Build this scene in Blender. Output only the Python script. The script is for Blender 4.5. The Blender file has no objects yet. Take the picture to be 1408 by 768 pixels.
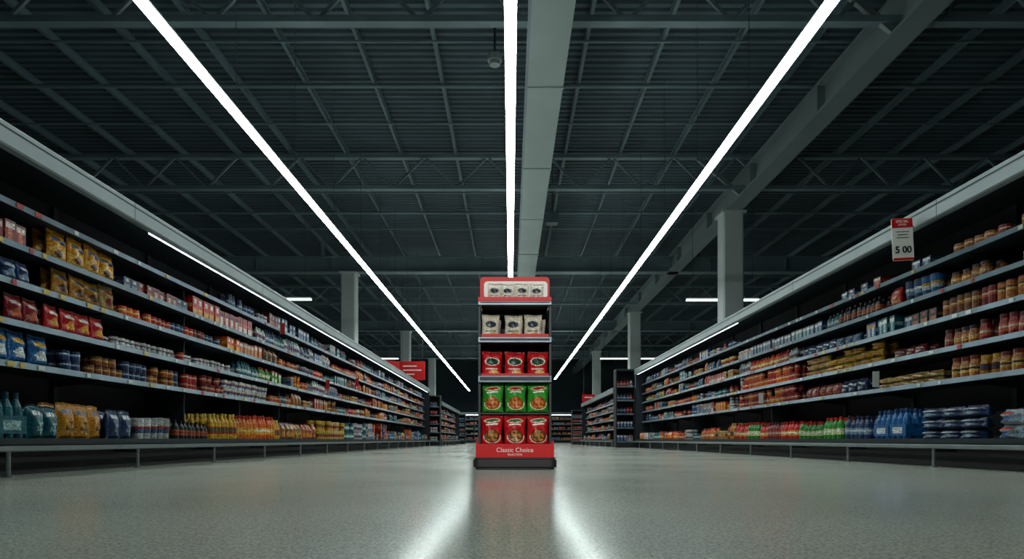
import bpy, math, random
import numpy as np
from mathutils import Vector, Matrix
random.seed(7)
R = random.Random(11)
scene = bpy.context.scene
scene.view_settings.view_transform = 'Standard'
F = 900.0; HZ = 604.0; CX = 702.0; CAMZ = 0.25

def lin(h):
    h = h.lstrip('#')
    c = [int(h[i:i+2], 16)/255 for i in (0, 2, 4)]
    return tuple((x/12.92 if x <= 0.04045 else ((x+0.055)/1.055)**2.4) for x in c)+(1.0,)

# ------------------------------------------------------------------ materials
def new_mat(name, color='#808080', rough=0.5, metal=0.0, emit=None, estr=0.0, noise=0.0, nscale=8.0, bump=0.0, spec=0.5):
    m = bpy.data.materials.new(name); m.use_nodes = True
    nt = m.node_tree; b = nt.nodes['Principled BSDF']
    c = lin(color)
    b.inputs['Roughness'].default_value = rough
    b.inputs['Metallic'].default_value = metal
    b.inputs['Specular IOR Level'].default_value = spec
    if emit:
        b.inputs['Emission Color'].default_value = lin(emit)
        b.inputs['Emission Strength'].default_value = estr
    tc = nt.nodes.new('ShaderNodeTexCoord')
    nz = nt.nodes.new('ShaderNodeTexNoise'); nz.inputs['Scale'].default_value = nscale
    nz.inputs['Detail'].default_value = 4
    nt.links.new(tc.outputs['Object'], nz.inputs['Vector'])
    rp = nt.nodes.new('ShaderNodeValToRGB')
    a = noise
    rp.color_ramp.elements[0].position = 0.3; rp.color_ramp.elements[1].position = 0.7
    rp.color_ramp.elements[0].color = tuple(x*(1-a) for x in c[:3])+(1,)
    rp.color_ramp.elements[1].color = tuple(min(1, x*(1+a*0.5)) for x in c[:3])+(1,)
    nt.links.new(nz.outputs['Fac'], rp.inputs['Fac'])
    nt.links.new(rp.outputs['Color'], b.inputs['Base Color'])
    return m

M = {}
M['steel'] = new_mat('painted_steel', '#5f7178', 0.55, 0, noise=.2, nscale=1.5)
M['steel_dk'] = new_mat('dark_steel', '#4f626a', 0.6, 0, noise=.25, nscale=1.5)
M['deck'] = new_mat('roof_deck', '#384952', 0.7, 0, noise=.3, nscale=.6)
M['duct'] = new_mat('duct_paint', '#7a8686', 0.5, 0, noise=.12, nscale=1.0)
M['girder'] = new_mat('girder_paint', '#606d6f', 0.5, 0, noise=.12, nscale=1.0)
M['column'] = new_mat('column_paint', '#aab2b1', 0.5, 0, noise=.1, nscale=1.0)
M['wall'] = new_mat('wall_paint', '#2a3a42', 0.8, 0, noise=.2, nscale=.5)
M['fascia'] = new_mat('fascia_metal', '#838f92', 0.38, 0.1, noise=.1, nscale=2.0)
M['shelf'] = new_mat('shelf_steel', '#202a31', 0.5, 0.2, noise=.2, nscale=4)
M['lip'] = new_mat('shelf_lip', '#6b7d89', 0.35, 0.3, noise=.25, nscale=6)
M['back'] = new_mat('shelf_back', '#0d1318', 0.7, 0, noise=.3, nscale=3)
M['base'] = new_mat('plinth_black', '#0b0e10', 0.6)
M['rail'] = new_mat('bumper_rail', '#7d8686', 0.4, 0.2, noise=.15, nscale=5)
M['tagw'] = new_mat('tag_white', '#c9cdcb', 0.5)
M['tagr'] = new_mat('tag_red', '#b3262a', 0.5)
M['tagy'] = new_mat('tag_yellow', '#cbb04a', 0.5)
M['black'] = new_mat('black_plastic', '#15181b', 0.4)
M['red'] = new_mat('red_board', '#c80f16', 0.45, noise=.06, nscale=3, spec=.3)
M['white'] = new_mat('white_board', '#e6e5df', 0.45, noise=.04)
M['tube'] = new_mat('light_diffuser', '#ffffff', 0.4, emit='#ecfbf7', estr=27)
M['led'] = new_mat('led_strip', '#ffffff', 0.4, emit='#e6f4ff', estr=4.5)
M['cross'] = new_mat('aisle_tube', '#ffffff', 0.4, emit='#eefaf8', estr=4)
M['housing'] = new_mat('light_housing', '#b5baba', 0.5)
M['cable'] = new_mat('cable_steel', '#3a4042', 0.5, .5)

def product_mat(name, rough, speck=60, bump=0.0, bscale=30):
    m = bpy.data.materials.new(name); m.use_nodes = True
    nt = m.node_tree; b = nt.nodes['Principled BSDF']
    at = nt.nodes.new('ShaderNodeAttribute'); at.attribute_name = 'pcol'; at.attribute_type = 'GEOMETRY'
    tc = nt.nodes.new('ShaderNodeTexCoord')
    vo = nt.nodes.new('ShaderNodeTexVoronoi'); vo.inputs['Scale'].default_value = speck
    mp = nt.nodes.new('ShaderNodeMapping'); mp.inputs['Scale'].default_value = (1, 1, 1.8)
    nt.links.new(tc.outputs['Object'], mp.inputs['Vector']); nt.links.new(mp.outputs['Vector'], vo.inputs['Vector'])
    sp = nt.nodes.new('ShaderNodeSeparateColor'); nt.links.new(vo.outputs['Color'], sp.inputs['Color'])
    rp = nt.nodes.new('ShaderNodeValToRGB'); rp.color_ramp.interpolation = 'CONSTANT'
    e = rp.color_ramp.elements; e[0].position = 0; e[0].color = (.3, .3, .3, 1); e[1].position = .28; e[1].color = (.9, .9, .9, 1)
    x = e.new(.86); x.color = (1.6, 1.6, 1.6, 1)
    nt.links.new(sp.outputs['Red'], rp.inputs['Fac'])
    mx = nt.nodes.new('ShaderNodeMix'); mx.data_type = 'RGBA'; mx.blend_type = 'MULTIPLY'; mx.inputs['Factor'].default_value = .75
    nt.links.new(at.outputs['Color'], mx.inputs['A']); nt.links.new(rp.outputs['Color'], mx.inputs['B'])
    nt.links.new(mx.outputs['Result'], b.inputs['Base Color'])
    b.inputs['Roughness'].default_value = rough
    if bump:
        nz = nt.nodes.new('ShaderNodeTexNoise'); nz.inputs['Scale'].default_value = bscale; nz.inputs['Detail'].default_value = 2
        nt.links.new(tc.outputs['Object'], nz.inputs['Vector'])
        bp = nt.nodes.new('ShaderNodeBump'); bp.inputs['Strength'].default_value = bump; bp.inputs['Distance'].default_value = .01
        nt.links.new(nz.outputs['Fac'], bp.inputs['Height']); nt.links.new(bp.outputs['Normal'], b.inputs['Normal'])
    return m
PM = product_mat('product_print', .38)
PM_bag = product_mat('foil_print', .28, 75, .6, 22)
PM_fine = product_mat('packet_print', .33, 190, .7, 34)

# ------------------------------------------------------------------ mesh builder
class MB:
    def __init__(s): s.v = []; s.f = []; s.m = []; s.mats = []
    def mi(s, k):
        if k not in s.mats: s.mats.append(k)
        return s.mats.index(k)
    def add(s, vs, fs, k):
        o = len(s.v); s.v += [tuple(v) for v in vs]; i = s.mi(k)
        for f in fs: s.f.append(tuple(a+o for a in f)); s.m.append(i)
    def box(s, x0, x1, y0, y1, z0, z1, k):
        if x0 > x1: x0, x1 = x1, x0
        if y0 > y1: y0, y1 = y1, y0
        s.add([(x0,y0,z0),(x1,y0,z0),(x1,y1,z0),(x0,y1,z0),(x0,y0,z1),(x1,y0,z1),(x1,y1,z1),(x0,y1,z1)],
              [(0,3,2,1),(4,5,6,7),(0,1,5,4),(1,2,6,5),(2,3,7,6),(3,0,4,7)], k)
    def prism(s, poly, y0, y1, k, axis='y'):
        n = len(poly)
        if axis == 'y': vs = [(a, y0, b) for a, b in poly]+[(a, y1, b) for a, b in poly]
        elif axis == 'x': vs = [(y0, a, b) for a, b in poly]+[(y1, a, b) for a, b in poly]
        else: vs = [(a, b, y0) for a, b in poly]+[(a, b, y1) for a, b in poly]
        fs = [tuple(range(n)), tuple(range(2*n-1, n-1, -1))]
        fs += [(i, i+n, (i+1) % n+n, (i+1) % n) for i in range(n)]
        s.add(vs, fs, k)
    def rod(s, p, q, r, k, n=8):
        p = Vector(p); q = Vector(q); d = (q-p).normalized()
        a = d.orthogonal().normalized(); b = d.cross(a)
        vs = []
        for c in (p, q):
            for i in range(n):
                t = 2*math.pi*i/n; vs.append(c+a*r*math.cos(t)+b*r*math.sin(t))
        fs = [tuple(range(n-1, -1, -1)), tuple(range(n, 2*n))]+[(i, (i+1) % n, (i+1) % n+n, i+n) for i in range(n)]
        s.add(vs, fs, k)
    def bar(s, p, q, w, h, k):
        p = Vector(p); q = Vector(q); d = (q-p).normalized(); a = Vector((0, 1, 0)); b = d.cross(a).normalized()
        vs = []
        for c in (p, q):
            for u, v in ((-1,-1),(1,-1),(1,1),(-1,1)): vs.append(c+a*u*w/2+b*v*h/2)
        s.add(vs, [(0,3,2,1),(4,5,6,7),(0,1,5,4),(1,2,6,5),(2,3,7,6),(3,0,4,7)], k)
    def obj(s, name, parent=None, bevel=0):
        me = bpy.data.meshes.new(name); me.from_pydata(s.v, [], s.f)
        for k in s.mats: me.materials.append(M[k])
        me.polygons.foreach_set('material_index', s.m)
        import bmesh
        bm = bmesh.new(); bm.from_mesh(me); bmesh.ops.recalc_face_normals(bm, faces=bm.faces); bm.to_mesh(me); bm.free()
        ob = bpy.data.objects.new(name, me); scene.collection.objects.link(ob)
        if parent: ob.parent = parent
        if bevel:
            bv = ob.modifiers.new('bevel', 'BEVEL'); bv.width = bevel; bv.segments = 2; bv.limit_method = 'ANGLE'
        return ob

def rrect(cx, cz, w, h, r, n=5):
    pts = []
    for (sx, sz, a0) in ((1, 1, 0), (-1, 1, 90), (-1, -1, 180), (1, -1, 270)):
        ccx = cx+sx*(w/2-r); ccz = cz+sz*(h/2-r)
        for i in range(n+1):
            a = math.radians(a0+90*i/n); pts.append((ccx+r*math.cos(a), ccz+r*math.sin(a)))
    return pts
def empty(name, loc=(0, 0, 0)):
    e = bpy.data.objects.new(name, None); e.empty_display_size = .2; e.location = loc
    scene.collection.objects.link(e); return e

# ------------------------------------------------------------------ product prototypes
class Proto:
    def __init__(s, v, f, sl):
        s.v = np.array(v, dtype=np.float64); s.cnt = np.array([len(x) for x in f]); s.lo = np.array([i for x in f for i in x]); s.sl = np.array(sl)
def lathe(profile, n=12):
    v = []; f = []; sl = []
    for r, z, _ in profile:
        for i in range(n):
            a = 2*math.pi*i/n; v.append((.5*r*math.cos(a), .5+.5*r*math.sin(a), z))
    for j in range(len(profile)-1):
        for i in range(n):
            f.append((j*n+i, j*n+(i+1) % n, (j+1)*n+(i+1) % n, (j+1)*n+i)); sl.append(profile[j][2])
    f.append(tuple(range((len(profile)-1)*n, len(profile)*n))); sl.append(profile[-1][2])
    f.append(tuple(range(n-1, -1, -1))); sl.append(0)
    return Proto(v, f, sl)
P = {}
P['can'] = lathe([(.92,0,2),(1,.04,2),(1,.09,0),(1,.50,1),(1,.62,3),(1,.70,0),(1,.92,2),(.94,.97,2),(.94,1,2)])
P['bottle'] = lathe([(.9,0,0),(1,.04,0),(1,.22,1),(1,.33,3),(1,.42,1),(1,.5,0),(.85,.68,0),(.5,.8,0),(.34,.86,0),(.38,.87,2),(.38,.99,2),(.3,1,2)], 10)
P['jar'] = lathe([(.9,0,0),(1,.04,0),(1,.22,1),(1,.36,3),(1,.46,1),(1,.56,0),(.8,.8,0),(.86,.81,2),(.86,.99,2),(.8,1,2)], 12)
P['tub'] = lathe([(.78,0,0),(.84,.3,1),(.92,.5,3),(.95,.62,0),(1,.88,2),(1,.97,2),(.92,1,2)], 12)
def make_box(variant=0):
    v = []; f = []; sl = []
    us = [0, .08, .3, .7, .92, 1]; vs = [0, .1, .4, .62, .88, 1]
    def grid(fn, slot):
        o = len(v)
        for z in vs:
            for u in us: v.append(fn(u, z))
        for j in range(5):
            for i in range(5):
                f.append((o+j*6+i, o+j*6+i+1, o+(j+1)*6+i+1, o+(j+1)*6+i)); sl.append(slot(i, j))
    def fr(i, j):
        if variant:
            if j <= 1: return 1 if i in (1, 2, 3) else 0
            if j == 3 and i in (2,): return 3
            return 0 if j < 4 else 2
        if j == 4: return 2
        if j == 3 and 1 <= i <= 3: return 3
        if j in (1, 2) and i == 2: return 1
        if j == 0: return 2
        return 0
    grid(lambda u, z: (u-.5, 0, z), fr)
    grid(lambda u, z: (.5, u, z), lambda i, j: 1 if (j == 2 and 1 <= i <= 3) else (2 if j == 4 else 0))
    grid(lambda u, z: (-.5, 1-u, z), lambda i, j: 1 if (j == 2 and 1 <= i <= 3) else (2 if j == 4 else 0))
    o = len(v); v.extend([(-.5,0,1),(.5,0,1),(.5,1,1),(-.5,1,1),(-.5,0,0),(.5,0,0),(.5,1,0),(-.5,1,0)])
    f.extend([(o,o+1,o+2,o+3),(o+7,o+6,o+5,o+4),(o+2,o+6,o+7,o+3)]); sl.extend([0, 0, 0])
    return Proto(v, f, sl)
P['box'] = make_box(); P['box2'] = make_box(1)
def make_bag(nx, nz, slotfn, seed=0, crimp=.93):
    rr = random.Random(seed); v = []; f = []; sl = []
    ph = [rr.uniform(0, 6.28) for _ in range(6)]
    def thick(u, t):
        a = max(0, 1-abs(2*u-1)**2.6)**.6
        b = min(1, max(0, t)/.10)**.5 * min(1, max(0, crimp-t)/.30)**.7
        return .5*a*b*(1+.10*math.sin(9*u+ph[0]+5*t)+.07*math.sin(14*t+ph[1])+.05*math.sin(23*u*t+ph[4]))
    def width(t):
        return 1-.07*math.sin(math.pi*min(1, t/crimp))
    for side in (0, 1):
        for j in range(nz+1):
            t = j/nz
            for i in range(nx+1):
                u = i/nx; th = thick(u, t)
                x = (u-.5)*width(t)+.015*math.sin(7*t+ph[2]); y = .5-th if side == 0 else .5+th
                if t > crimp: y += .02*math.sin(30*u)
                z = t + (.016*math.sin(6*u+ph[3]) if t > .5 else 0)
                v.append((x, y, z))
    N = (nx+1)*(nz+1)
    for side in (0, 1):
        for j in range(nz):
            for i in range(nx):
                a = side*N+j*(nx+1)+i; q = (a, a+1, a+nx+2, a+nx+1)
                if side: q = q[::-1]
                f.append(q); sl.append(slotfn((i+.5)/nx, (j+.5)/nz) if side == 0 else 0)
    for j in range(nz):
        for i in (0, nx):
            a = j*(nx+1)+i; f.append((a, a+nx+1, a+nx+1+N, a+N)); sl.append(0)
    return Proto(v, f, sl)
def bagA(u, t):
    if t > .9 or t < .06: return 2
    if ((u-.5)/.34)**2+((t-.7)/.10)**2 < 1: return 3
    if ((u-.5)/.3)**2+((t-.33)/.16)**2 < 1: return 1
    return 0
def bagB(u, t):
    if t > .9: return 2
    if .58 < t+.15*(u-.5) < .72 and .12 < u < .88: return 3
    if t < .38+.18*math.sin(4*u): return 2 if ((u-.35)/.22)**2+((t-.25)/.12)**2 > 1 else 1
    return 0
def bagC(u, t):
    if t > .93: return 2
    if .66 < t < .84 and .2 < u < .8: return 3 if int(u*14) % 3 else 0
    if ((u-.6)/.32)**2+((t-.3)/.2)**2 < 1: return 1 if (math.sin(u*31)+math.sin(t*29)) > -.3 else 2
    return 0
P['bag'] = make_bag(12, 16, bagA, 1); P['bag2'] = make_bag(12, 16, bagB, 5); P['bag3'] = make_bag(12, 16, bagC, 9)
def multipack():
    v = []; f = []; sl = []
    b = P['bottle']
    for i in range(3):
        for k in range(2):
            o = len(v)
            for p in b.v: v.append(((p[0]/3.05)+(i-1)/3.0, p[1]/2.05+k/2.0, p[2]))
            c = 0
            for n, s_ in zip(b.cnt, b.sl): f.append(tuple(int(x)+o for x in b.lo[c:c+n])); c += n; sl.append(int(s_))
    o = len(v); v.extend([(-.5,-.01,.12),(.5,-.01,.12),(.5,-.01,.5),(-.5,-.01,.5),(.5,1,.12),(.5,1,.5),(-.5,1,.12),(-.5,1,.5)])
    f.extend([(o,o+1,o+2,o+3),(o+1,o+4,o+5,o+2),(o+6,o,o+3,o+7)]); sl.extend([0, 0, 0])
    o = len(v); v.extend([(-.3,-.015,.2),(.3,-.015,.2),(.3,-.015,.4),(-.3,-.015,.4)]); f.append((o,o+1,o+2,o+3)); sl.append(1)
    return Proto(v, f, sl)
P['multi'] = multipack()
def s_red(u, t):
    if t > .93 or t < .03: return 1
    if ((u-.5)/.38)**2+((t-.80)/.07)**2 < 1: return 2 if ((u-.5)/.32)**2+((t-.80)/.04)**2 > 1 else 5
    if .66 < t < .71 and .22 < u < .78: return 3
    d = ((u-.52)/.42)**2+((t-.32)/.24)**2
    if d < .55:
        q = math.sin(u*37)+math.sin(t*41)+math.sin(u*23+t*31)
        return 4 if q > -.1 else (6 if q > -1.2 else 5)
    if d < .75: return 6
    if d < 1 and t < .34: return 2
    return 0
def s_logo(u, t):
    if t > .93 or t < .03: return 1
    d = ((u-.5)/.38)**2+((t-.60)/.17)**2
    if d < 1: return 3 if d < .68 else 2
    if .30 < t < .35 and .2 < u < .8: return 5
    if ((u-.62)/.25)**2+((t-.17)/.1)**2 < 1: return 4
    return 0
P['pk_a'] = make_bag(36, 44, s_red, 3); P['pk_b'] = make_bag(36, 44, s_logo, 4); P['pk_c'] = make_bag(36, 44, s_red, 8)

class Acc:
    def __init__(s): s.v = []; s.lo = []; s.cnt = []; s.col = []; s.n = 0
    def put(s, pr, pos, ang, sc, pal):
        v = pr.v*np.array(sc); c, d = math.cos(ang), math.sin(ang)
        x = v[:, 0]*c-v[:, 1]*d+pos[0]; y = v[:, 0]*d+v[:, 1]*c+pos[1]; z = v[:, 2]+pos[2]
        s.v.append(np.stack([x, y, z], 1)); s.lo.append(pr.lo+s.n); s.cnt.append(pr.cnt); s.n += len(v)
        s.col.append(np.array(pal)[pr.sl])
    def obj(s, name, mat, parent=None):
        if not s.v: return None
        v = np.concatenate(s.v); lo = np.concatenate(s.lo); cnt = np.concatenate(s.cnt); col = np.concatenate(s.col)
        me = bpy.data.meshes.new(name)
        me.vertices.add(len(v)); me.vertices.foreach_set('co', v.ravel())
        me.loops.add(len(lo)); me.loops.foreach_set('vertex_index', lo.astype(np.int32))
        me.polygons.add(len(cnt)); st = np.concatenate([[0], np.cumsum(cnt)[:-1]])
        me.polygons.foreach_set('loop_start', st.astype(np.int32))
        me.update(calc_edges=True); me.validate()
        a = me.attributes.new('pcol', 'FLOAT_COLOR', 'FACE'); a.data.foreach_set('color', col.astype(np.float32).ravel())
        me.materials.append(mat)
        me.polygons.foreach_set('use_smooth', np.ones(len(cnt), dtype=bool) if mat in (PM_bag, PM_fine) else np.zeros(len(cnt), dtype=bool))
        ob = bpy.data.objects.new(name, me); scene.collection.objects.link(ob)
        if parent: ob.parent = parent
        return ob
def pal(*h): return [lin(x) for x in h]
PAL = {
 'navy': pal('#1b3a68', '#7f9db8', '#13254a', '#dfe5ea'), 'blue': pal('#1668a8', '#e0e4e6', '#0f4580', '#e0a82a'),
 'teal': pal('#16606e', '#9cc4c4', '#0e4450', '#e2e6e2'), 'gold': pal('#d8921a', '#5a2b10', '#e8b040', '#1e3a66'),
 'red': pal('#c91a17', '#e8a23a', '#9a0f10', '#f0ece6'), 'dred': pal('#8c1518', '#c9603c', '#5c0d0d', '#d8c8bc'),
 'orange': pal('#e5600c', '#f2b43a', '#c03a10', '#f4efe4'), 'white': pal('#d5d8d4', '#2f5f8c', '#b9c0c0', '#b82a20'),
 'black': pal('#121418', '#a5602c', '#0b0c0e', '#a02018'), 'green': pal('#2a8a26', '#dce3a4', '#d0281c', '#f0efe2'),
 'cream': pal('#d6b768', '#a0301a', '#e6d49a', '#a82a1a'), 'brown': pal('#94521f', '#d8963a', '#32201a', '#d9c09a'),
 'tan': pal('#b96f28', '#dcae5e', '#7a2414', '#2d2a2a'), 'yellow': pal('#e0aa1c', '#a02a1a', '#e8c450', '#2f6a36'),
 'silver': pal('#8a9eaa', '#1f4f8c', '#b8c6cc', '#c0402a'), 'pink': pal('#cc5a4c', '#ece2dc', '#a83a38', '#5d2a44'),
 'amber': pal('#ea7a10', '#f0a626', '#c02a12', '#f4d070'),
}
KINDNAME = {'can': 'food_cans', 'bottle': 'drink_bottles', 'jar': 'food_jars', 'tub': 'snack_tubs', 'box': 'food_cartons', 'bag': 'snack_bags', 'multi': 'drink_multipacks'}

class Run:
    def __init__(s, side, Xf, y0, y1): s.side = side; s.Xf = Xf; s.y0 = y0; s.y1 = y1; s.acc = {}
    def put(s, kind, along, inset, z, w, h, d, pl, jit=.06, rng=R):
        k = 'bag' if kind.startswith('bag') else ('box' if kind.startswith('box') else kind)
        a = s.acc.setdefault(k, Acc())
        if s.side == -1: pos = (-(inset), along, z); ang = math.pi/2
        elif s.side == 1: pos = (inset, along, z); ang = -math.pi/2
        else: pos = (along, inset, z); ang = 0
        a.put(P[kind], pos, ang+rng.uniform(-jit, jit), (w, d, h), pl)
    def fill(s, inset, z, a0, a1, kind, pals, w, h, d, rows=2, stack=1, gap=.012, skip=0.0, maxd=.42):
        t = a0+w/2; i = 0
        pn = R.choice(pals); run = 0
        while t+w/2 <= a1:
            if run <= 0:
                pn = R.choice(pals); run = R.randint(2, 5)
                kb = R.choice(['bag', 'bag2', 'bag3']); kx = R.choice(['box', 'box2']); hv = R.uniform(.86, 1.06)
                br = R.uniform(.6, 1.05)
            run -= 1
            if R.random() >= skip:
                hh = h*R.uniform(.97, 1.02)*(hv if stack == 1 else 1)
                pc = [(c[0]*br, c[1]*br, c[2]*br, 1) for c in PAL[pn]]
                st = stack if R.random() > .25 else max(1, stack-1)
                for r in range(rows):
                    if (r+1)*(d+.01) > maxd: break
                    for q in range(st):
                        kd = kb if kind == 'bag' else (kx if kind == 'box' else kind)
                        s.put(kd, t+R.uniform(-.006, .006), inset+.02+r*(d+.012)+R.uniform(0, .02), z+q*hh+.001, w, hh, d, pc, jit=(.05 if kind == 'box' else .14) if kind != 'multi' else .02)
            t += w+gap; i += 1
    def flush(s, parent=None):
        for k, a in s.acc.items():
            a.obj(KINDNAME[k], PM_bag if k == 'bag' else PM, parent)

LEV = [.25, .81, 1.11, 1.40, 1.67, 1.96]
def shelf_unit(side, Xf, y0, y1, top=2.38, lev=LEV, leds=None, step=.22, name='supermarket_shelving', bay=1.5, back=.72, bay0=None):
    s = side; mb = MB()
    B = lambda a, b, c, d, e, f, k: mb.box(s*a, s*b, c, d, e, f, k)
    Xb = Xf+back
    B(Xb, Xb+.04, y0, y1, 0, top-.04, 'back')
    B(Xf+.16, Xb, y0, y1, 0, lev[0]-.05, 'base')
    B(Xf+.04, Xb, y0, y1, lev[0]-.05, lev[0]-.004, 'shelf')
    B(Xf+.02, Xf+.04, y0, y1, lev[0]-.035, lev[0]+.01, 'shelf')
    y = (bay0 if bay0 is not None else y0)
    ys = []
    while y < y1: ys.append(y); y += bay
    mb.prism([(s*(Xf-.05), .170), (s*(Xf-.06), .178), (s*(Xf-.06), .20), (s*(Xf-.05), .208), (s*(Xf-.02), .208), (s*(Xf-.02), .170)], y0, y1, 'rail', 'y')
    for y in ys:
        mb.rod((s*(Xf-.035), y, .012), (s*(Xf-.035), y, .17), .014, 'rail', 10)
        mb.rod((s*(Xf-.035), y, 0), (s*(Xf-.035), y, .014), .035, 'rail', 12)
        B(Xf-.035, Xf+.17, y-.012, y+.012, .14, .165, 'shelf')
    for i, z in enumerate(lev[1:]):
        X0 = Xf+step
        B(X0, Xb, y0, y1, z-.03, z-.004, 'shelf')
        mb.prism([(s*(X0-.012), z-.042), (s*(X0-.002), z-.042), (s*(X0+.008), z+.006), (s*(X0), z+.006)], y0, y1, 'lip', 'y')
        t = y0+R.uniform(0, .3)
        while t < y1-.1 and t < y0+14:
            k = R.choice(['tagw', 'tagw', 'tagw', 'tagr', 'tagy']); w = R.choice([.04, .05, .07])
            if R.random() < .55: B(X0-.016, X0-.010, t, t+w, z-.036, z-.004, k)
            t += R.uniform(.12, .45)
        for y in ys:
            mb.prism([(s*(X0+.04), z-.03), (s*Xb, z-.03), (s*Xb, z-.10), (s*(X0+.06), z-.045)], y-.004, y+.004, 'shelf', 'y')
    for y in ys: B(Xb-.03, Xb, y-.03, y+.03, lev[0], top-.05, 'shelf')
    B(Xf+.03, Xb+.04, y0, y1, top-.045, top-.02, 'shelf')
    mb.prism([(s*Xf, top-.16), (s*(Xf-.012), top-.15), (s*(Xf-.012), top-.012), (s*Xf, top), (s*(Xf+.06), top), (s*(Xf+.06), top-.02), (s*(Xf+.02), top-.03), (s*(Xf+.02), top-.145), (s*(Xf+.06), top-.15), (s*(Xf+.06), top-.16)], y0, y1, 'fascia', 'y')
    B(Xf-.016, Xf-.012, y0, y1, top-.05, top-.04, 'shelf')
    for y in ys[::2]:
        mb.box(s*(Xf-.0125), s*(Xf-.013), y-.004, y+.004, top-.15, top-.012, 'shelf')
    for y in (y0, y1-.03): B(Xf+.03, Xb+.04, y, y+.03, 0, top-.02, 'shelf')
    for b in ys[1:]:
        if R.random() < .25: B(Xf+.30, Xb, b-.008, b+.008, lev[0], lev[-1], 'shelf')
    if leds:
        t = leds[0]
        while t < leds[1]-.1:
            B(Xf+.065, Xf+.080, t, min(t+1.47, leds[1]), top-.164, top-.15, 'led'); t += 1.5
    return mb.obj(name)

# ------------------------------------------------------------------ room shell
YB = 62; XW = 16; ZC = 7.7; Y0 = -6
fl = MB(); fl.box(-XW, XW, Y0, YB, -.1, 0, 'white')
floor = fl.obj('floor')
m = bpy.data.materials.new('polished_terrazzo'); m.use_nodes = True
nt = m.node_tree; b = nt.nodes['Principled BSDF']
tc = nt.nodes.new('ShaderNodeTexCoord')
def noise(sc, det=3, rough=.6):
    n = nt.nodes.new('ShaderNodeTexNoise'); n.inputs['Scale'].default_value = sc; n.inputs['Detail'].default_value = det; n.inputs['Roughness'].default_value = rough
    nt.links.new(tc.outputs['Object'], n.inputs['Vector']); return n
def ramp(src, p0, c0, p1, c1):
    r = nt.nodes.new('ShaderNodeValToRGB'); e = r.color_ramp.elements
    e[0].position = p0; e[0].color = c0; e[1].position = p1; e[1].color = c1
    nt.links.new(src, r.inputs['Fac']); return r
n1 = noise(120, 3); r1 = ramp(n1.outputs['Fac'], .36, (.36, .375, .34, 1), .54, (.80, .81, .73, 1))
n2 = noise(36, 4); r2 = ramp(n2.outputs['Fac'], .35, (.80, .81, .81, 1), .62, (1.0, 1.0, .96, 1))
n3 = noise(.6, 3); r3 = ramp(n3.outputs['Fac'], .3, (.86, .86, .86, 1), .7, (1.0, 1.0, 1.0, 1))
def mul(a, c):
    x = nt.nodes.new('ShaderNodeMix'); x.data_type = 'RGBA'; x.blend_type = 'MULTIPLY'; x.inputs['Factor'].default_value = 1
    nt.links.new(a, x.inputs['A']); nt.links.new(c, x.inputs['B']); return x.outputs['Result']
col = mul(mul(r1.outputs['Color'], r2.outputs['Color']), r3.outputs['Color'])
nt.links.new(col, b.inputs['Base Color'])
rr = ramp(n3.outputs['Fac'], .3, (.135, .135, .135, 1), .7, (.175, .175, .175, 1)); nt.links.new(rr.outputs['Color'], b.inputs['Roughness'])
b.inputs['Specular IOR Level'].default_value = .42
floor.data.materials[0] = m

def wall(name, *a):
    w = MB(); w.box(*a, 'wall'); return w.obj(name)
wall('wall_left', -XW-.2, -XW, Y0, YB, 0, ZC+.4); wall('wall_right', XW, XW+.2, Y0, YB, 0, ZC+.4)
wall('wall_back', -XW, XW, YB, YB+.2, 0, ZC+.4); wall('wall_front', -XW, XW, Y0-.2, Y0, 0, ZC+.4)

c = MB(); pts = []; y = Y0; P_ = .20
while y < YB:
    pts += [(y, ZC), (y+.09, ZC), (y+.115, ZC+.045), (y+.175, ZC+.045)]; y += P_
pts.append((YB, ZC)); n = len(pts)
vs = [(-XW, a, b_) for a, b_ in pts]+[(XW, a, b_) for a, b_ in pts]
c.add(vs, [(i, i+1, i+1+n, i+n) for i in range(n-1)], 'deck')
c.box(-XW, XW, Y0, YB, ZC+.2, ZC+.3, 'deck')
c.obj('ceiling')
ZT = ZC-.012
j = MB(); x = -15.4
while x < 15.6:
    j.box(x-.032, x+.032, Y0+.1, YB-.1, ZC-.16, ZC-.14, 'steel_dk'); j.box(x-.012, x+.012, Y0+.1, YB-.1, ZC-.14, ZC-.02, 'steel_dk')
    j.box(x-.032, x+.032, Y0+.1, YB-.1, ZC-.02, ZC-.002, 'steel_dk'); x += 1.4
j.obj('roof_joists')
XB = XW-.05
def truss(y, heavy=False):
    t = MB(); z0 = 6.70; z1 = 7.50
    t.box(-XB, XB, y-.08, y+.08, z0-.05, z0+.05, 'steel'); t.box(-XB, XB, y-.08, y+.08, z1-.05, z1+.03, 'steel')
    x = -XW+.2; k = 0
    while x+.8 < XW:
        a = (x, y, z0) if k % 2 == 0 else (x, y, z1); b_ = (x+.8, y, z1) if k % 2 == 0 else (x+.8, y, z0)
        t.bar(a, b_, .05, .05, 'steel'); x += .8; k += 1
    t.obj('roof_truss')
for y in (3.2, 10.1, 16.8, 31, 45, 52): truss(y)
def ibeam(y, name='steel_beam'):
    t = MB(); t.box(-XB, XB, y-.2, y+.2, 6.45, 6.50, 'steel'); t.box(-XB, XB, y-.03, y+.03, 6.50, 6.98, 'steel'); t.box(-XB, XB, y-.2, y+.2, 6.98, 7.03, 'steel')
    x = -15
    while x < XW: t.box(x-.01, x+.01, y-.19, y+.19, 6.5, 6.98, 'steel'); x += 2.8
    for x in range(-14, 15, 7): t.box(x-.05, x+.05, y-.05, y+.05, 7.03, ZT, 'steel')
    t.obj(name)
for y in (24.4, 37.5, 50): ibeam(y)
p = MB()
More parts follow.
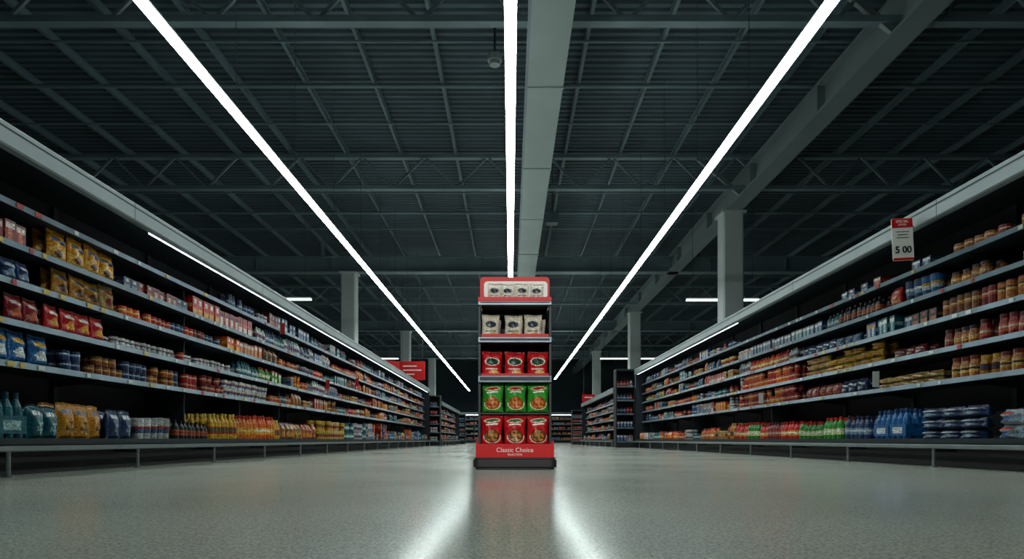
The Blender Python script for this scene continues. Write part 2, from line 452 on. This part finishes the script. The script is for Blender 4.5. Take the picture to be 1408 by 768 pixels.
for y in (6.2, 8.1, 11.9, 13.4, 15.0, 19.2, 20.9, 22.5, 27, 29, 33.5, 35.5, 40, 42.5, 47.5, 55, 58):
    r = .042 if y in (13.4, 20.9, 8.1) else .025
    p.rod((-XB, y, ZC-.22), (XB, y, ZC-.22), r, 'steel', 8)
p.obj('roof_purlins')
g = MB(); gx = 6.05; GY0 = Y0+.1; GY1 = YB-.1
g.box(gx-.21, gx+.21, GY0, GY1, 6.45, 6.50, 'girder'); g.box(gx-.05, gx+.05, GY0, GY1, 6.5, 7.0, 'girder'); g.box(gx-.21, gx+.21, GY0, GY1, 7.0, 7.05, 'girder')
y = Y0+1
while y < YB: g.box(gx-.20, gx+.20, y-.012, y+.012, 6.5, 7.0, 'girder'); y += 3.5
for y in (10.1, 16.8):
    g.bar((gx-.1, y, 6.5), (gx-1.3, y, 7.5), .08, .10, 'girder'); g.bar((gx+.1, y, 6.5), (gx+1.3, y, 7.5), .08, .10, 'girder')
g.obj('roof_girder')
def column(x, y, top=6.45, w=.56):
    t = MB(); h = w/2; bz = .04
    poly = [(x-h, y-h+bz), (x-h+bz, y-h), (x+h-bz, y-h), (x+h, y-h+bz), (x+h, y+h-bz), (x+h-bz, y+h), (x-h+bz, y+h), (x-h, y+h-bz)]
    t.prism(poly, 0, top-.02, 'column', 'z'); t.box(x-h-.05, x+h+.05, y-h-.05, y+h+.05, top-.06, top-.001, 'column')
    t.box(x-h-.02, x+h+.02, y-h-.02, y+h+.02, 0, .2, 'steel_dk'); t.obj('support_column')
for y in (18, 32, 46): column(6.05, y)
for y in (24.4, 37.5, 50): column(-6.0, y, 6.45, .54)
d = MB(); d.box(.25, .80, GY0, GY1, 5.62, 5.98, 'duct')
y = 1.0
while y < YB-1: d.box(.235, .815, y-.025, y+.025, 5.605, 5.995, 'duct'); y += 3.0
for y in range(2, 60, 6):
    for xx in (.3, .75): d.rod((xx, y, 5.98), (xx, y, ZT), .008, 'cable', 6)
d.box(.22, .26, GY0, GY1, 5.60, 5.66, 'steel'); d.obj('air_duct')

def strip(x, ya, yb, z=4.55, w=.125):
    t = MB(); y = ya
    t.prism([(x-.05, z+.035), (x+.05, z+.035), (x+.04, z+.085), (x-.04, z+.085)], ya, yb, 'housing', 'y')
    while y < yb-.5:
        e = min(y+2.4, yb)
        t.prism([(x-w/2, z+.034), (x-w/2, z+.012), (x-w/2+.015, z), (x+w/2-.015, z), (x+w/2, z+.012), (x+w/2, z+.034)], y+.005, e-.005, 'tube', 'y')
        t.box(x-w/2-.002, x+w/2+.002, e-.007, e+.007, z-.002, z+.04, 'housing')
        t.rod((x, y+.3, z+.08), (x, y+.3, ZT), .005, 'cable', 5)
        y += 2.4
    t.obj('strip_light')
strip(-3.645, 3.6, 58); strip(.0, .6, 58); strip(3.17, 3.6, 47)
def cross(x0, x1, y, z=4.55):
    t = MB(); t.prism([(y-.06, z+.04), (y-.045, z), (y+.045, z), (y+.06, z+.04)], x0, x1, 'cross', 'x'); t.box(x0, x1, y-.04, y+.04, z+.04, z+.09, 'housing')
    for x in (x0+.2, x1-.2): t.rod((x, y, z+.08), (x, y, ZT), .006, 'cable', 5)
    t.obj('aisle_light')
cross(5.45, 7.7, 20.3); cross(-9.5, -6.15, 20.2); cross(4.8, 7.9, 35); cross(-8, -6, 35)

t = MB(); t.rod((-.28, 11.6, 6.95), (-.28, 11.6, 7.05), .13, 'duct', 20); t.rod((-.28, 11.6, 6.88), (-.28, 11.6, 6.95), .09, 'duct', 20); t.rod((-.28, 11.6, 7.05), (-.28, 11.6, ZT), .02, 'cable'); t.obj('ceiling_sensor')
t = MB(); t.box(.98, 1.28, 17.6, 17.9, 6.1, 6.35, 'black'); t.box(.96, 1.30, 17.57, 17.6, 6.08, 6.37, 'steel_dk')
for k in range(5): t.box(1.0, 1.26, 17.56, 17.575, 6.12+k*.045, 6.14+k*.045, 'steel_dk')
t.rod((1.13, 17.75, 6.35), (1.13, 17.75, ZT), .012, 'cable'); t.obj('ceiling_speaker')

def spot(x, y, z, tgt, watts, deg):
    e = empty('added_fill_spot', (x, y, z))  # unseen fill spot, added behind the camera to brighten the stand front
    dv = (Vector(tgt)-Vector((x, y, z))).normalized()
    t = MB(); t.rod(dv*-.22, dv*-.02, .055, 'black', 20); t.rod(dv*-.02, dv*.001, .062, 'black', 20)
    a = dv*-.12+Vector((0, 0, .02)); t.rod(a, Vector((a.x, a.y, ZT-z)), .01, 'cable', 8); t.obj('fill_spot_head', e)  # lamp head and hanger made up to house the added fill
    L = bpy.data.lights.new('stand_fill_lamp', 'SPOT'); L.energy = watts; L.spot_size = math.radians(deg); L.spot_blend = .6; L.shadow_soft_size = .05; L.color = (1, .97, .92)
    o = bpy.data.objects.new('stand_fill_lamp', L); scene.collection.objects.link(o); o.parent = e; o.location = dv*.06
    o.rotation_euler = dv.to_track_quat('-Z', 'Y').to_euler()
spot(-.9, -3.6, 3.6, (.036, 5.42, .85), 800, 15); spot(.9, -3.6, 3.6, (.036, 5.42, .85), 800, 15)

# ------------------------------------------------------------------ main shelf runs
XL = 3.35; XR = 3.85; ST = .22
shelf_unit(-1, XL, 2.8, 27.2, top=2.36, leds=(6.2, 27), bay0=2.82)
shelf_unit(1, XR, 2.8, 20.3, top=2.42, leds=(11.3, 20.2), bay0=2.9)
shelf_unit(1, 3.35, 21.4, 31, top=1.95, lev=[.25, .62, .95, 1.25, 1.52], leds=None)
shelf_unit(-1, 2.95, 28.0, 38, top=1.90, lev=[.25, .62, .95, 1.25, 1.52], leds=None)

small = ['can', 'box', 'jar', 'tub', 'bottle', 'box', 'can', 'bag']
dims = {'can': (.085, .125, .085), 'box': (.12, .19, .09), 'jar': (.085, .15, .085), 'tub': (.10, .12, .10), 'bottle': (.075, .22, .075), 'bag': (.17, .22, .08), 'multi': (.24, .24, .17)}
def auto(run, inset, z, a0, a1, gapz, pals, kinds=small, skip=.05, rows=2, rng=R):
    t = a0
    while t < a1-.15:
        L = rng.uniform(.35, 1.1); e = min(t+L, a1)
        k = rng.choice(kinds); w, h, dd = dims[k]; sc = rng.uniform(.85, 1.1); h *= sc
        if h > gapz-.05: h = gapz-.05
        st = max(1, int((gapz-.04)/h)) if k in ('can', 'box', 'tub') and rng.random() < .6 else 1
        st = min(st, 2)
        ps = rng.sample(pals, min(2, len(pals)))
        run.fill(inset, z, t, e, k, ps, w*sc, h, dd*sc, rows=rows, stack=st, skip=skip if rng.random() < .8 else .35)
        t = e+.02
mixA = ['red', 'orange', 'cream', 'white', 'teal', 'dred', 'amber', 'navy', 'pink', 'silver', 'brown', 'red', 'blue', 'green', 'teal', 'orange']
mixB = ['navy', 'teal', 'silver', 'white', 'dred', 'black', 'blue', 'brown']
L = Run(-1, XL, 2.8, 27.2); u = XL+ST; Z = LEV
def S(lv, a0, a1, kind, pals, w, h, d_, **k): L.fill(u if lv else XL+.04, Z[lv], a0, a1, kind, pals, w, h, d_, **k)
auto(L, u, Z[5], 8.3, 27, .24, ['navy', 'white', 'dred', 'silver', 'teal'], skip=.2)
S(4, 3.2, 4.95, 'box', ['dred', 'pink'], .10, .15, .08, skip=.1)
S(4, 5.15, 6.0, 'bag', ['gold'], .20, .25, .10)
S(4, 6.1, 7.4, 'box', ['pink', 'dred', 'navy'], .11, .11, .08, stack=1)
S(4, 7.4, 9.2, 'box', ['red', 'dred', 'navy', 'pink'], .13, .2, .09)
S(4, 9.3, 12.0, 'bottle', ['navy', 'silver', 'white', 'teal'], .075, .2, .075)
auto(L, u, Z[4], 12, 27, .26, mixA)
S(3, 3.2, 4.6, 'bag', ['navy', 'blue'], .17, .21, .09); S(3, 4.65, 5.0, 'bag', ['navy', 'teal'], .13, .15, .08)
S(3, 5.2, 6.0, 'bag', ['gold', 'cream', 'gold'], .18, .23, .09)
S(3, 6.1, 8.2, 'can', ['red', 'dred', 'orange', 'navy'], .085, .10, .085, skip=.08)
S(3, 8.3, 9.6, 'box', ['orange', 'cream', 'white'], .12, .17, .08)
auto(L, u, Z[3], 9.6, 27, .25, mixA)
S(2, 3.2, 4.65, 'bag', ['navy', 'blue'], .17, .23, .09); S(2, 4.7, 5.05, 'bag', ['dred', 'navy'], .16, .22, .09)
S(2, 5.1, 5.85, 'bag', ['red'], .17, .23, .09)
S(2, 5.95, 8.6, 'can', ['red', 'orange', 'dred', 'white'], .08, .09, .08, skip=.1)
S(2, 8.7, 9.9, 'bottle', ['teal', 'green', 'white'], .075, .18, .075)
auto(L, u, Z[2], 9.9, 27, .26, mixA)
S(1, 3.2, 5.2, 'bag', ['blue', 'navy', 'orange', 'teal'], .18, .23, .10)
S(1, 5.3, 7.6, 'can', ['dred', 'red', 'navy', 'brown'], .09, .085, .09, stack=2, skip=.12)
S(1, 7.7, 9.8, 'tub', ['white', 'navy', 'dred'], .1, .1, .1, stack=2)
auto(L, u, Z[1], 9.8, 27, .27, mixA)
S(0, 3.0, 4.65, 'multi', ['navy', 'teal'], .26, .33, .18)
S(0, 4.68, 4.98, 'bag', ['teal', 'navy'], .14, .27, .12); S(0, 4.98, 5.6, 'bag', ['yellow', 'gold', 'cream'], .17, .27, .11)
S(0, 5.6, 6.0, 'bag', ['blue', 'navy'], .17, .28, .11)
S(0, 6.05, 6.7, 'tub', ['white'], .1, .2, .1, stack=1, rows=3)
S(0, 6.7, 7.5, 'bottle', ['black'], .08, .2, .08, rows=4)
S(0, 7.5, 9.8, 'bottle', ['amber', 'orange', 'amber', 'yellow'], .09, .33, .09, rows=4)
S(0, 9.8, 11.6, 'bag', ['brown', 'orange', 'gold'], .18, .26, .1)
S(0, 11.7, 13.6, 'tub', ['yellow', 'cream'], .13, .17, .12, stack=2)
S(0, 13.7, 15.6, 'jar', ['white', 'teal', 'silver'], .12, .18, .12, stack=2, rows=2)
auto(L, XL+.04, Z[0], 15.7, 27, .5, ['teal', 'blue', 'red', 'white', 'cream', 'orange'], kinds=['box', 'bottle', 'tub', 'multi'])
L.flush()
Rr = Run(1, XR, 2.8, 20.3); u2 = XR+ST
def T(lv, a0, a1, kind, pals, w, h, d_, **k): Rr.fill(u2 if lv else XR+.04, Z[lv], a0, a1, kind, pals, w, h, d_, **k)
T(5, 3.2, 6.2, 'can', ['dred', 'brown'], .12, .1, .10, skip=.35)
T(5, 6.4, 8.5, 'box', ['navy', 'dred'], .13, .1, .1, skip=.5)
auto(Rr, u2, Z[5], 12, 20, .24, mixB, skip=.2)
T(4, 3.2, 6.2, 'jar', ['tan', 'brown', 'black'], .11, .14, .11, skip=.4)
T(4, 6.3, 6.9, 'tub', ['blue', 'navy'], .13, .2, .13); T(4, 6.9, 7.2, 'bag', ['red'], .2, .2, .1)
T(4, 7.3, 8.6, 'bottle', ['black', 'teal', 'navy'], .09, .19, .09); T(4, 8.6, 11.8, 'box', ['teal', 'navy', 'white', 'silver'], .11, .15, .1)
auto(Rr, u2, Z[4], 12.1, 20, .26, mixA)
T(3, 3.2, 6.3, 'can', ['brown', 'dred', 'black', 'tan'], .09, .19, .09, skip=.08)
T(3, 6.3, 6.9, 'box', ['navy', 'black'], .12, .13, .1, skip=.4); T(3, 7.0, 7.6, 'box', ['teal', 'blue'], .1, .18, .1)
T(3, 7.7, 9.3, 'bag', ['navy', 'silver', 'teal'], .18, .14, .1, rows=2); T(3, 9.4, 11.8, 'bottle', ['white', 'silver', 'red', 'orange'], .08, .19, .08)
auto(Rr, u2, Z[3], 12.1, 20, .25, mixA)
T(2, 3.2, 6.3, 'jar', ['tan', 'brown', 'dred'], .10, .18, .10, skip=.06)
T(2, 6.5, 7.2, 'bag', ['navy', 'dred'], .17, .10, .1, skip=.2); T(2, 7.3, 9.3, 'bag', ['yellow', 'cream', 'cream'], .19, .085, .14, stack=3)
T(2, 9.4, 11.8, 'can', ['red', 'orange', 'white'], .085, .12, .085, stack=2)
auto(Rr, u2, Z[2], 12.1, 20, .26, mixA)
T(1, 3.2, 6.2, 'jar', ['tan', 'brown', 'gold'], .11, .19, .11, skip=.04)
T(1, 6.3, 7.5, 'bag', ['cream', 'brown'], .2, .06, .14, stack=2); T(1, 7.6, 9.3, 'bag', ['dred', 'navy', 'teal'], .18, .16, .1)
T(1, 9.4, 11.8, 'tub', ['orange', 'red', 'dred'], .09, .12, .09, stack=2)
auto(Rr, u2, Z[1], 12.1, 20, .27, mixA)
T(0, 3.0, 5.5, 'bag', ['orange', 'silver', 'dred', 'navy'], .22, .12, .16, stack=2, rows=2)
T(0, 5.5, 6.5, 'bag', ['silver', 'navy', 'blue'], .26, .10, .2, stack=3, rows=2)
T(0, 6.5, 7.2, 'multi', ['navy', 'blue'], .27, .31, .18); T(0, 7.2, 7.8, 'bottle', ['blue', 'navy'], .09, .27, .09, rows=3)
T(0, 7.8, 9.0, 'bottle', ['green'], .1, .26, .1, rows=4); T(0, 9.0, 10.4, 'bottle', ['dred', 'red', 'blue'], .09, .25, .09, rows=4)
T(0, 10.4, 11.9, 'bottle', ['green', 'yellow', 'red'], .1, .28, .1, rows=4)
auto(Rr, XR+.04, Z[0], 12, 20, .4, ['teal', 'white', 'red', 'cream', 'orange'], kinds=['box', 'bottle', 'tub', 'bag'])
Rr.flush()
for sd, X0, a, b_ in ((1, 3.35, 21.5, 30.9), (-1, 2.95, 28.1, 37.9)):
    r_ = Run(sd, X0, a, b_)
    lv = [.25, .62, .95, 1.25, 1.52]
    for i, z in enumerate(lv): auto(r_, X0+(ST if i else .04), z, a, b_, .28, mixA+['blue'], rows=1, skip=.1)
    r_.flush()

def endcap(x0, x1, y, h, nlev=5):
    t = MB(); dpt = .5
    t.box(x0, x0+.03, y, y+dpt, 0, h, 'back'); t.box(x1-.03, x1, y, y+dpt, 0, h, 'back'); t.box(x0+.03, x1-.03, y+dpt-.04, y+dpt, 0, h, 'back')
    t.box(x0, x1, y, y+dpt, h, h+.05, 'shelf'); t.box(x0+.03, x1-.03, y+.02, y+dpt-.04, 0, .18, 'base')
    r_ = Run(0, y, x0, x1)
    for i in range(nlev):
        z = .2+i*(h-.25)/nlev
        t.box(x0+.03, x1-.03, y+.02, y+dpt-.04, z-.025, z-.004, 'shelf'); t.box(x0+.03, x1-.03, y+.005, y+.02, z-.04, z+.005, 'lip')
        if i < nlev: r_.fill(y+.03, z, x0+.04, x1-.04, R.choice(['box', 'bottle', 'can']), ['navy', 'teal', 'dred', 'white'], .09, .2, .09, rows=2)
    t.obj('end_display_cabinet'); r_.flush()
endcap(3.32, 3.92, 20.6, 2.42); endcap(-3.42, -2.95, 27.4, 2.05); endcap(3.1, 3.7, 33, 1.7); endcap(-3.3, -2.7, 39, 1.7)

t = MB(); yb = 54; r_ = Run(0, yb, -12, 12)
t.box(-12, 12, yb+.6, yb+.65, 0, 2.5, 'back'); t.box(-12, 12, yb-.05, yb+.65, 2.3, 2.5, 'fascia'); t.box(-12, 12, yb+.05, yb+.6, 0, .2, 'base')
for i in range(-12, 13, 3): t.box(i-.03, i+.03, yb, yb+.6, 0, 2.3, 'shelf')
t.box(-11.9, 11.9, yb+.1, yb+.14, 2.26, 2.3, 'led')
for z in (.25, .7, 1.1, 1.5, 1.9):
    t.box(-12, 12, yb+.05, yb+.6, z-.03, z-.004, 'shelf'); t.box(-12, 12, yb+.03, yb+.05, z-.05, z+.01, 'lip')
    auto(r_, yb+.06, z, -11.9, 11.9, .36, mixA+['white', 'blue'], rows=1, kinds=['box', 'bottle', 'bag'])
t.obj('supermarket_shelving'); r_.flush()

def text(body, size, loc, rot, mat, parent, name, extrude=.0015, align='CENTER'):
    cu = bpy.data.curves.new(name, 'FONT'); cu.body = body; cu.size = size; cu.extrude = extrude; cu.align_x = align; cu.align_y = 'CENTER'
    cu.materials.append(M[mat]); o = bpy.data.objects.new(name, cu); o.location = loc; o.rotation_euler = rot
    scene.collection.objects.link(o)
    if parent: o.parent = parent
    return o
RX = (math.pi/2, 0, 0)

e = empty('price_sign', (3.725, 6.22, 2.15))
t = MB(); t.prism(rrect(0, 0, .2, .40, .012), -.004, .004, 'white'); t.prism(rrect(0, .155, .198, .085, .01), -.007, -.004, 'red')
t.prism(rrect(0, -.186, .198, .022, .008), -.007, -.004, 'red'); t.box(.07, .112, -.003, .003, .10, .13, 'rail'); t.obj('sign_board', e)
for k, w in enumerate((.13, .10, .12)):
    q = MB(); q.box(-w/2, w/2, -.0065, -.0045, .07-k*.028, .076-k*.028, 'black'); q.obj('sign_line', e)
text('SPECIAL', .034, (0, -.0085, .168), RX, 'white', e, 'sign_heading'); text('OFFER', .028, (0, -.0085, .137), RX, 'white', e, 'sign_heading_2')
tx = text('5 00', .088, (0, -.006, -.10), RX, 'black', e, 'sign_price', extrude=.003); tx.data.offset = .0018
e.rotation_euler = (0, math.radians(-3), 0)

e = empty('department_sign', (-4.35, 29, 3.3))
t = MB(); t.prism(rrect(0, 0, 1.12, .82, .03), -.04, .04, 'red')
t.add([(-.58,-.03,-.41),(-.58,.03,-.41),(-1.5,-.33,-.35),(-1.5,-.27,-.35),(-.58,-.03,.41),(-.58,.03,.41),(-1.5,-.33,.46),(-1.5,-.27,.46)], [(0,1,3,2),(4,6,7,5),(0,2,6,4),(1,5,7,3),(2,3,7,6),(0,4,5,1)], 'red')
for z, w in ((.2, .6), (.02, .8), (-.16, .5)): t.box(-.4, -.4+w, -.05, -.041, z-.025, z+.025, 'white')
for x in (-1.4, -.45, .45): t.rod((x, 0 if x > -1 else -.28, .4), (x, 0 if x > -1 else -.28, ZT-3.3), .012, 'cable', 6)
t.obj('sign_panels', e)
e = empty('department_sign', (5.0, 42, 2.9))
t = MB(); t.prism(rrect(0, 0, .8, .5, .03), -.04, .04, 'red'); t.box(-.25, .25, -.05, -.041, .02, .1, 'white')
for x in (-.3, .3): t.rod((x, 0, .25), (x, 0, ZT-2.9), .012, 'cable', 6)
t.obj('sign_panels', e)

for (sx, y, z) in ((-1, 10.1, 2.0), (-1, 12.6, 1.35), (1, 10.5, .95), (1, 7.2, .95), (-1, 15, 1.6)):
    t = MB(); X = (XL if sx < 0 else XR)+ST-.018
    t.box(sx*X, sx*(X-.07), y-.002, y+.002, z-.12, z+.05, 'tagw' if sx > 0 else 'tagr'); t.box(sx*X, sx*(X+.004), y-.004, y+.004, z-.13, z+.06, 'rail')
    t.obj('shelf_flag')

# ------------------------------------------------------------------ display stand
SX = .036; SY = 5.42
st = empty('snack_display_stand', (SX, SY, 0))
def part(name, fn, bevel=0):
    t = MB(); fn(t); return t.obj(name, st, bevel)
part('base_tray', lambda t: (t.prism(rrect(0, .26, .70, .52, .05), .02, .085, 'black', 'z'), t.prism(rrect(0, .26, .66, .48, .04), 0, .02, 'black', 'z'), t.prism(rrect(0, .26, .68, .50, .04), .085, .10, 'shelf', 'z')), .006)
part('front_panel', lambda t: (t.box(-.325, .325, .015, .035, .10, .215, 'red'), t.box(-.325, -.305, .035, .50, .10, .24, 'red'), t.box(.305, .325, .035, .50, .10, .24, 'red'), t.box(-.305, .305, .035, .49, .18, .195, 'red')), .003)
part('back_panel', lambda t: t.box(-.295, .295, .48, .50, .1, 1.40, 'back'))
for sx, nm in ((-1, 'side_frame_a'), (1, 'side_frame_b')):
    part(nm, lambda t: (t.box(sx*.285, sx*.305, .03, .055, .19, 1.41, 'shelf'), t.box(sx*.285, sx*.305, .47, .50, .19, 1.41, 'shelf'), t.box(sx*.288, sx*.300, .055, .47, .22, 1.40, 'black')), .002)
lv = [(.475, .03, 'red'), (.735, .055, 'lip'), (1.065, .045, 'lip'), (1.375, .035, 'lip')]
for i, (z, hh, k) in enumerate(lv):
    if i == 0: part('shelf_1', lambda t: t.box(-.284, .284, .06, .47, z-.012, z, 'shelf'))
    else: part('shelf_%d' % (i+1), lambda t: (t.box(-.284, .284, .03, .47, z-.002, z+hh-.025, 'shelf'), t.box(-.305, .305, .0, .03, z-.01, z+hh-.01, k), t.box(-.29, .29, -.006, 0, z+.006, z+hh-.022, 'shelf')), .003)
part('tray_red', lambda t: (t.box(-.28, .28, .015, .028, 1.10, 1.128, 'red'),))
part('tray_red_2', lambda t: (t.box(-.28, .28, .015, .028, .78, .80, 'red'),))
part('header_board', lambda t: (t.prism(rrect(0, 1.525, .585, .19, .03), .10, .12, 'red'), t.prism(rrect(0.008, 1.512, .535, .140, .03), .094, .10, 'white')))
part('header_lip', lambda t: t.box(-.305, .305, -.006, .012, 1.392, 1.43, 'red'), .003)
acc = Acc()
def pk(kind, xs, z, w, h, d_, pl, y):
    for i, x in enumerate(xs):
        kd = 'pk_c' if (kind == 'pk_a' and i == 1) else kind
        acc.put(P[kd], (x, y, z), R.uniform(-.10, .10), (w, d_, h*R.uniform(.97, 1.02)), pl)
redp = pal('#c4121a', '#9a0e12', '#e9dcc0', '#f4f1ea', '#c47a35', '#1f6a34', '#6b2415')
grn = pal('#2f9a2c', '#227022', '#e8e0b8', '#f6f3ea', '#cf8436', '#c41f1a', '#8a4a1c')
red2 = pal('#c8151b', '#a00f14', '#e9e4d4', '#17402a', '#d8b26a', '#e8e2d4', '#6b2415')
wht = pal('#ddd6c2', '#b9a98a', '#c9c5b5', '#23343c', '#c99a4a', '#3b5a34', '#6b2415')
pk('pk_a', (-.193, .002, .195), .196, .188, .268, .10, redp, .045)
pk('pk_a', (-.19, .005, .195), .476, .182, .25, .10, grn, .035)
pk('pk_b', (-.19, .0, .19), .772, .172, .215, .085, red2, .04)
pk('pk_b', (-.20, -.015, .150), 1.092, .15, .20, .07, wht, .045)
for yy in (.18, .30):
    pk('pk_a', (-.19, .0, .19), .196, .17, .25, .08, redp, yy); pk('pk_a', (-.19, .0, .19), .476, .17, .23, .08, grn, yy)
    pk('pk_b', (-.19, .0, .19), .772, .165, .20, .08, red2, yy); pk('pk_b', (-.19, .0, .19), 1.092, .145, .19, .07, wht, yy)
pk('pk_b', (-.17, -.06, .06, .18), 1.40, .115, .15, .04, pal('#e2ddd0', '#c9c3b4', '#b9b5a5', '#1c2830', '#b3202a', '#3b5a34', '#6b2415'), .03)
acc.obj('snack_packets', PM_fine, st)
text('Classic Choice', .052, (0, .0135, .163), RX, 'white', st, 'panel_logo'); text('SELECTION', .024, (0, .0135, .125), RX, 'white', st, 'panel_caption')

w = bpy.data.worlds.new('World'); scene.world = w; w.use_nodes = True
w.node_tree.nodes['Background'].inputs[0].default_value = (.02, .035, .04, 1); w.node_tree.nodes['Background'].inputs[1].default_value = .3
cam = bpy.data.cameras.new('camera'); co = bpy.data.objects.new('camera', cam); scene.collection.objects.link(co)
cam.sensor_width = 36; cam.lens = F/1408*36; cam.shift_y = (HZ-384)/1408; cam.shift_x = (704-CX)/1408
co.location = (0, 0, CAMZ); co.rotation_euler = (math.pi/2, 0, 0); cam.clip_end = 200
scene.camera = co
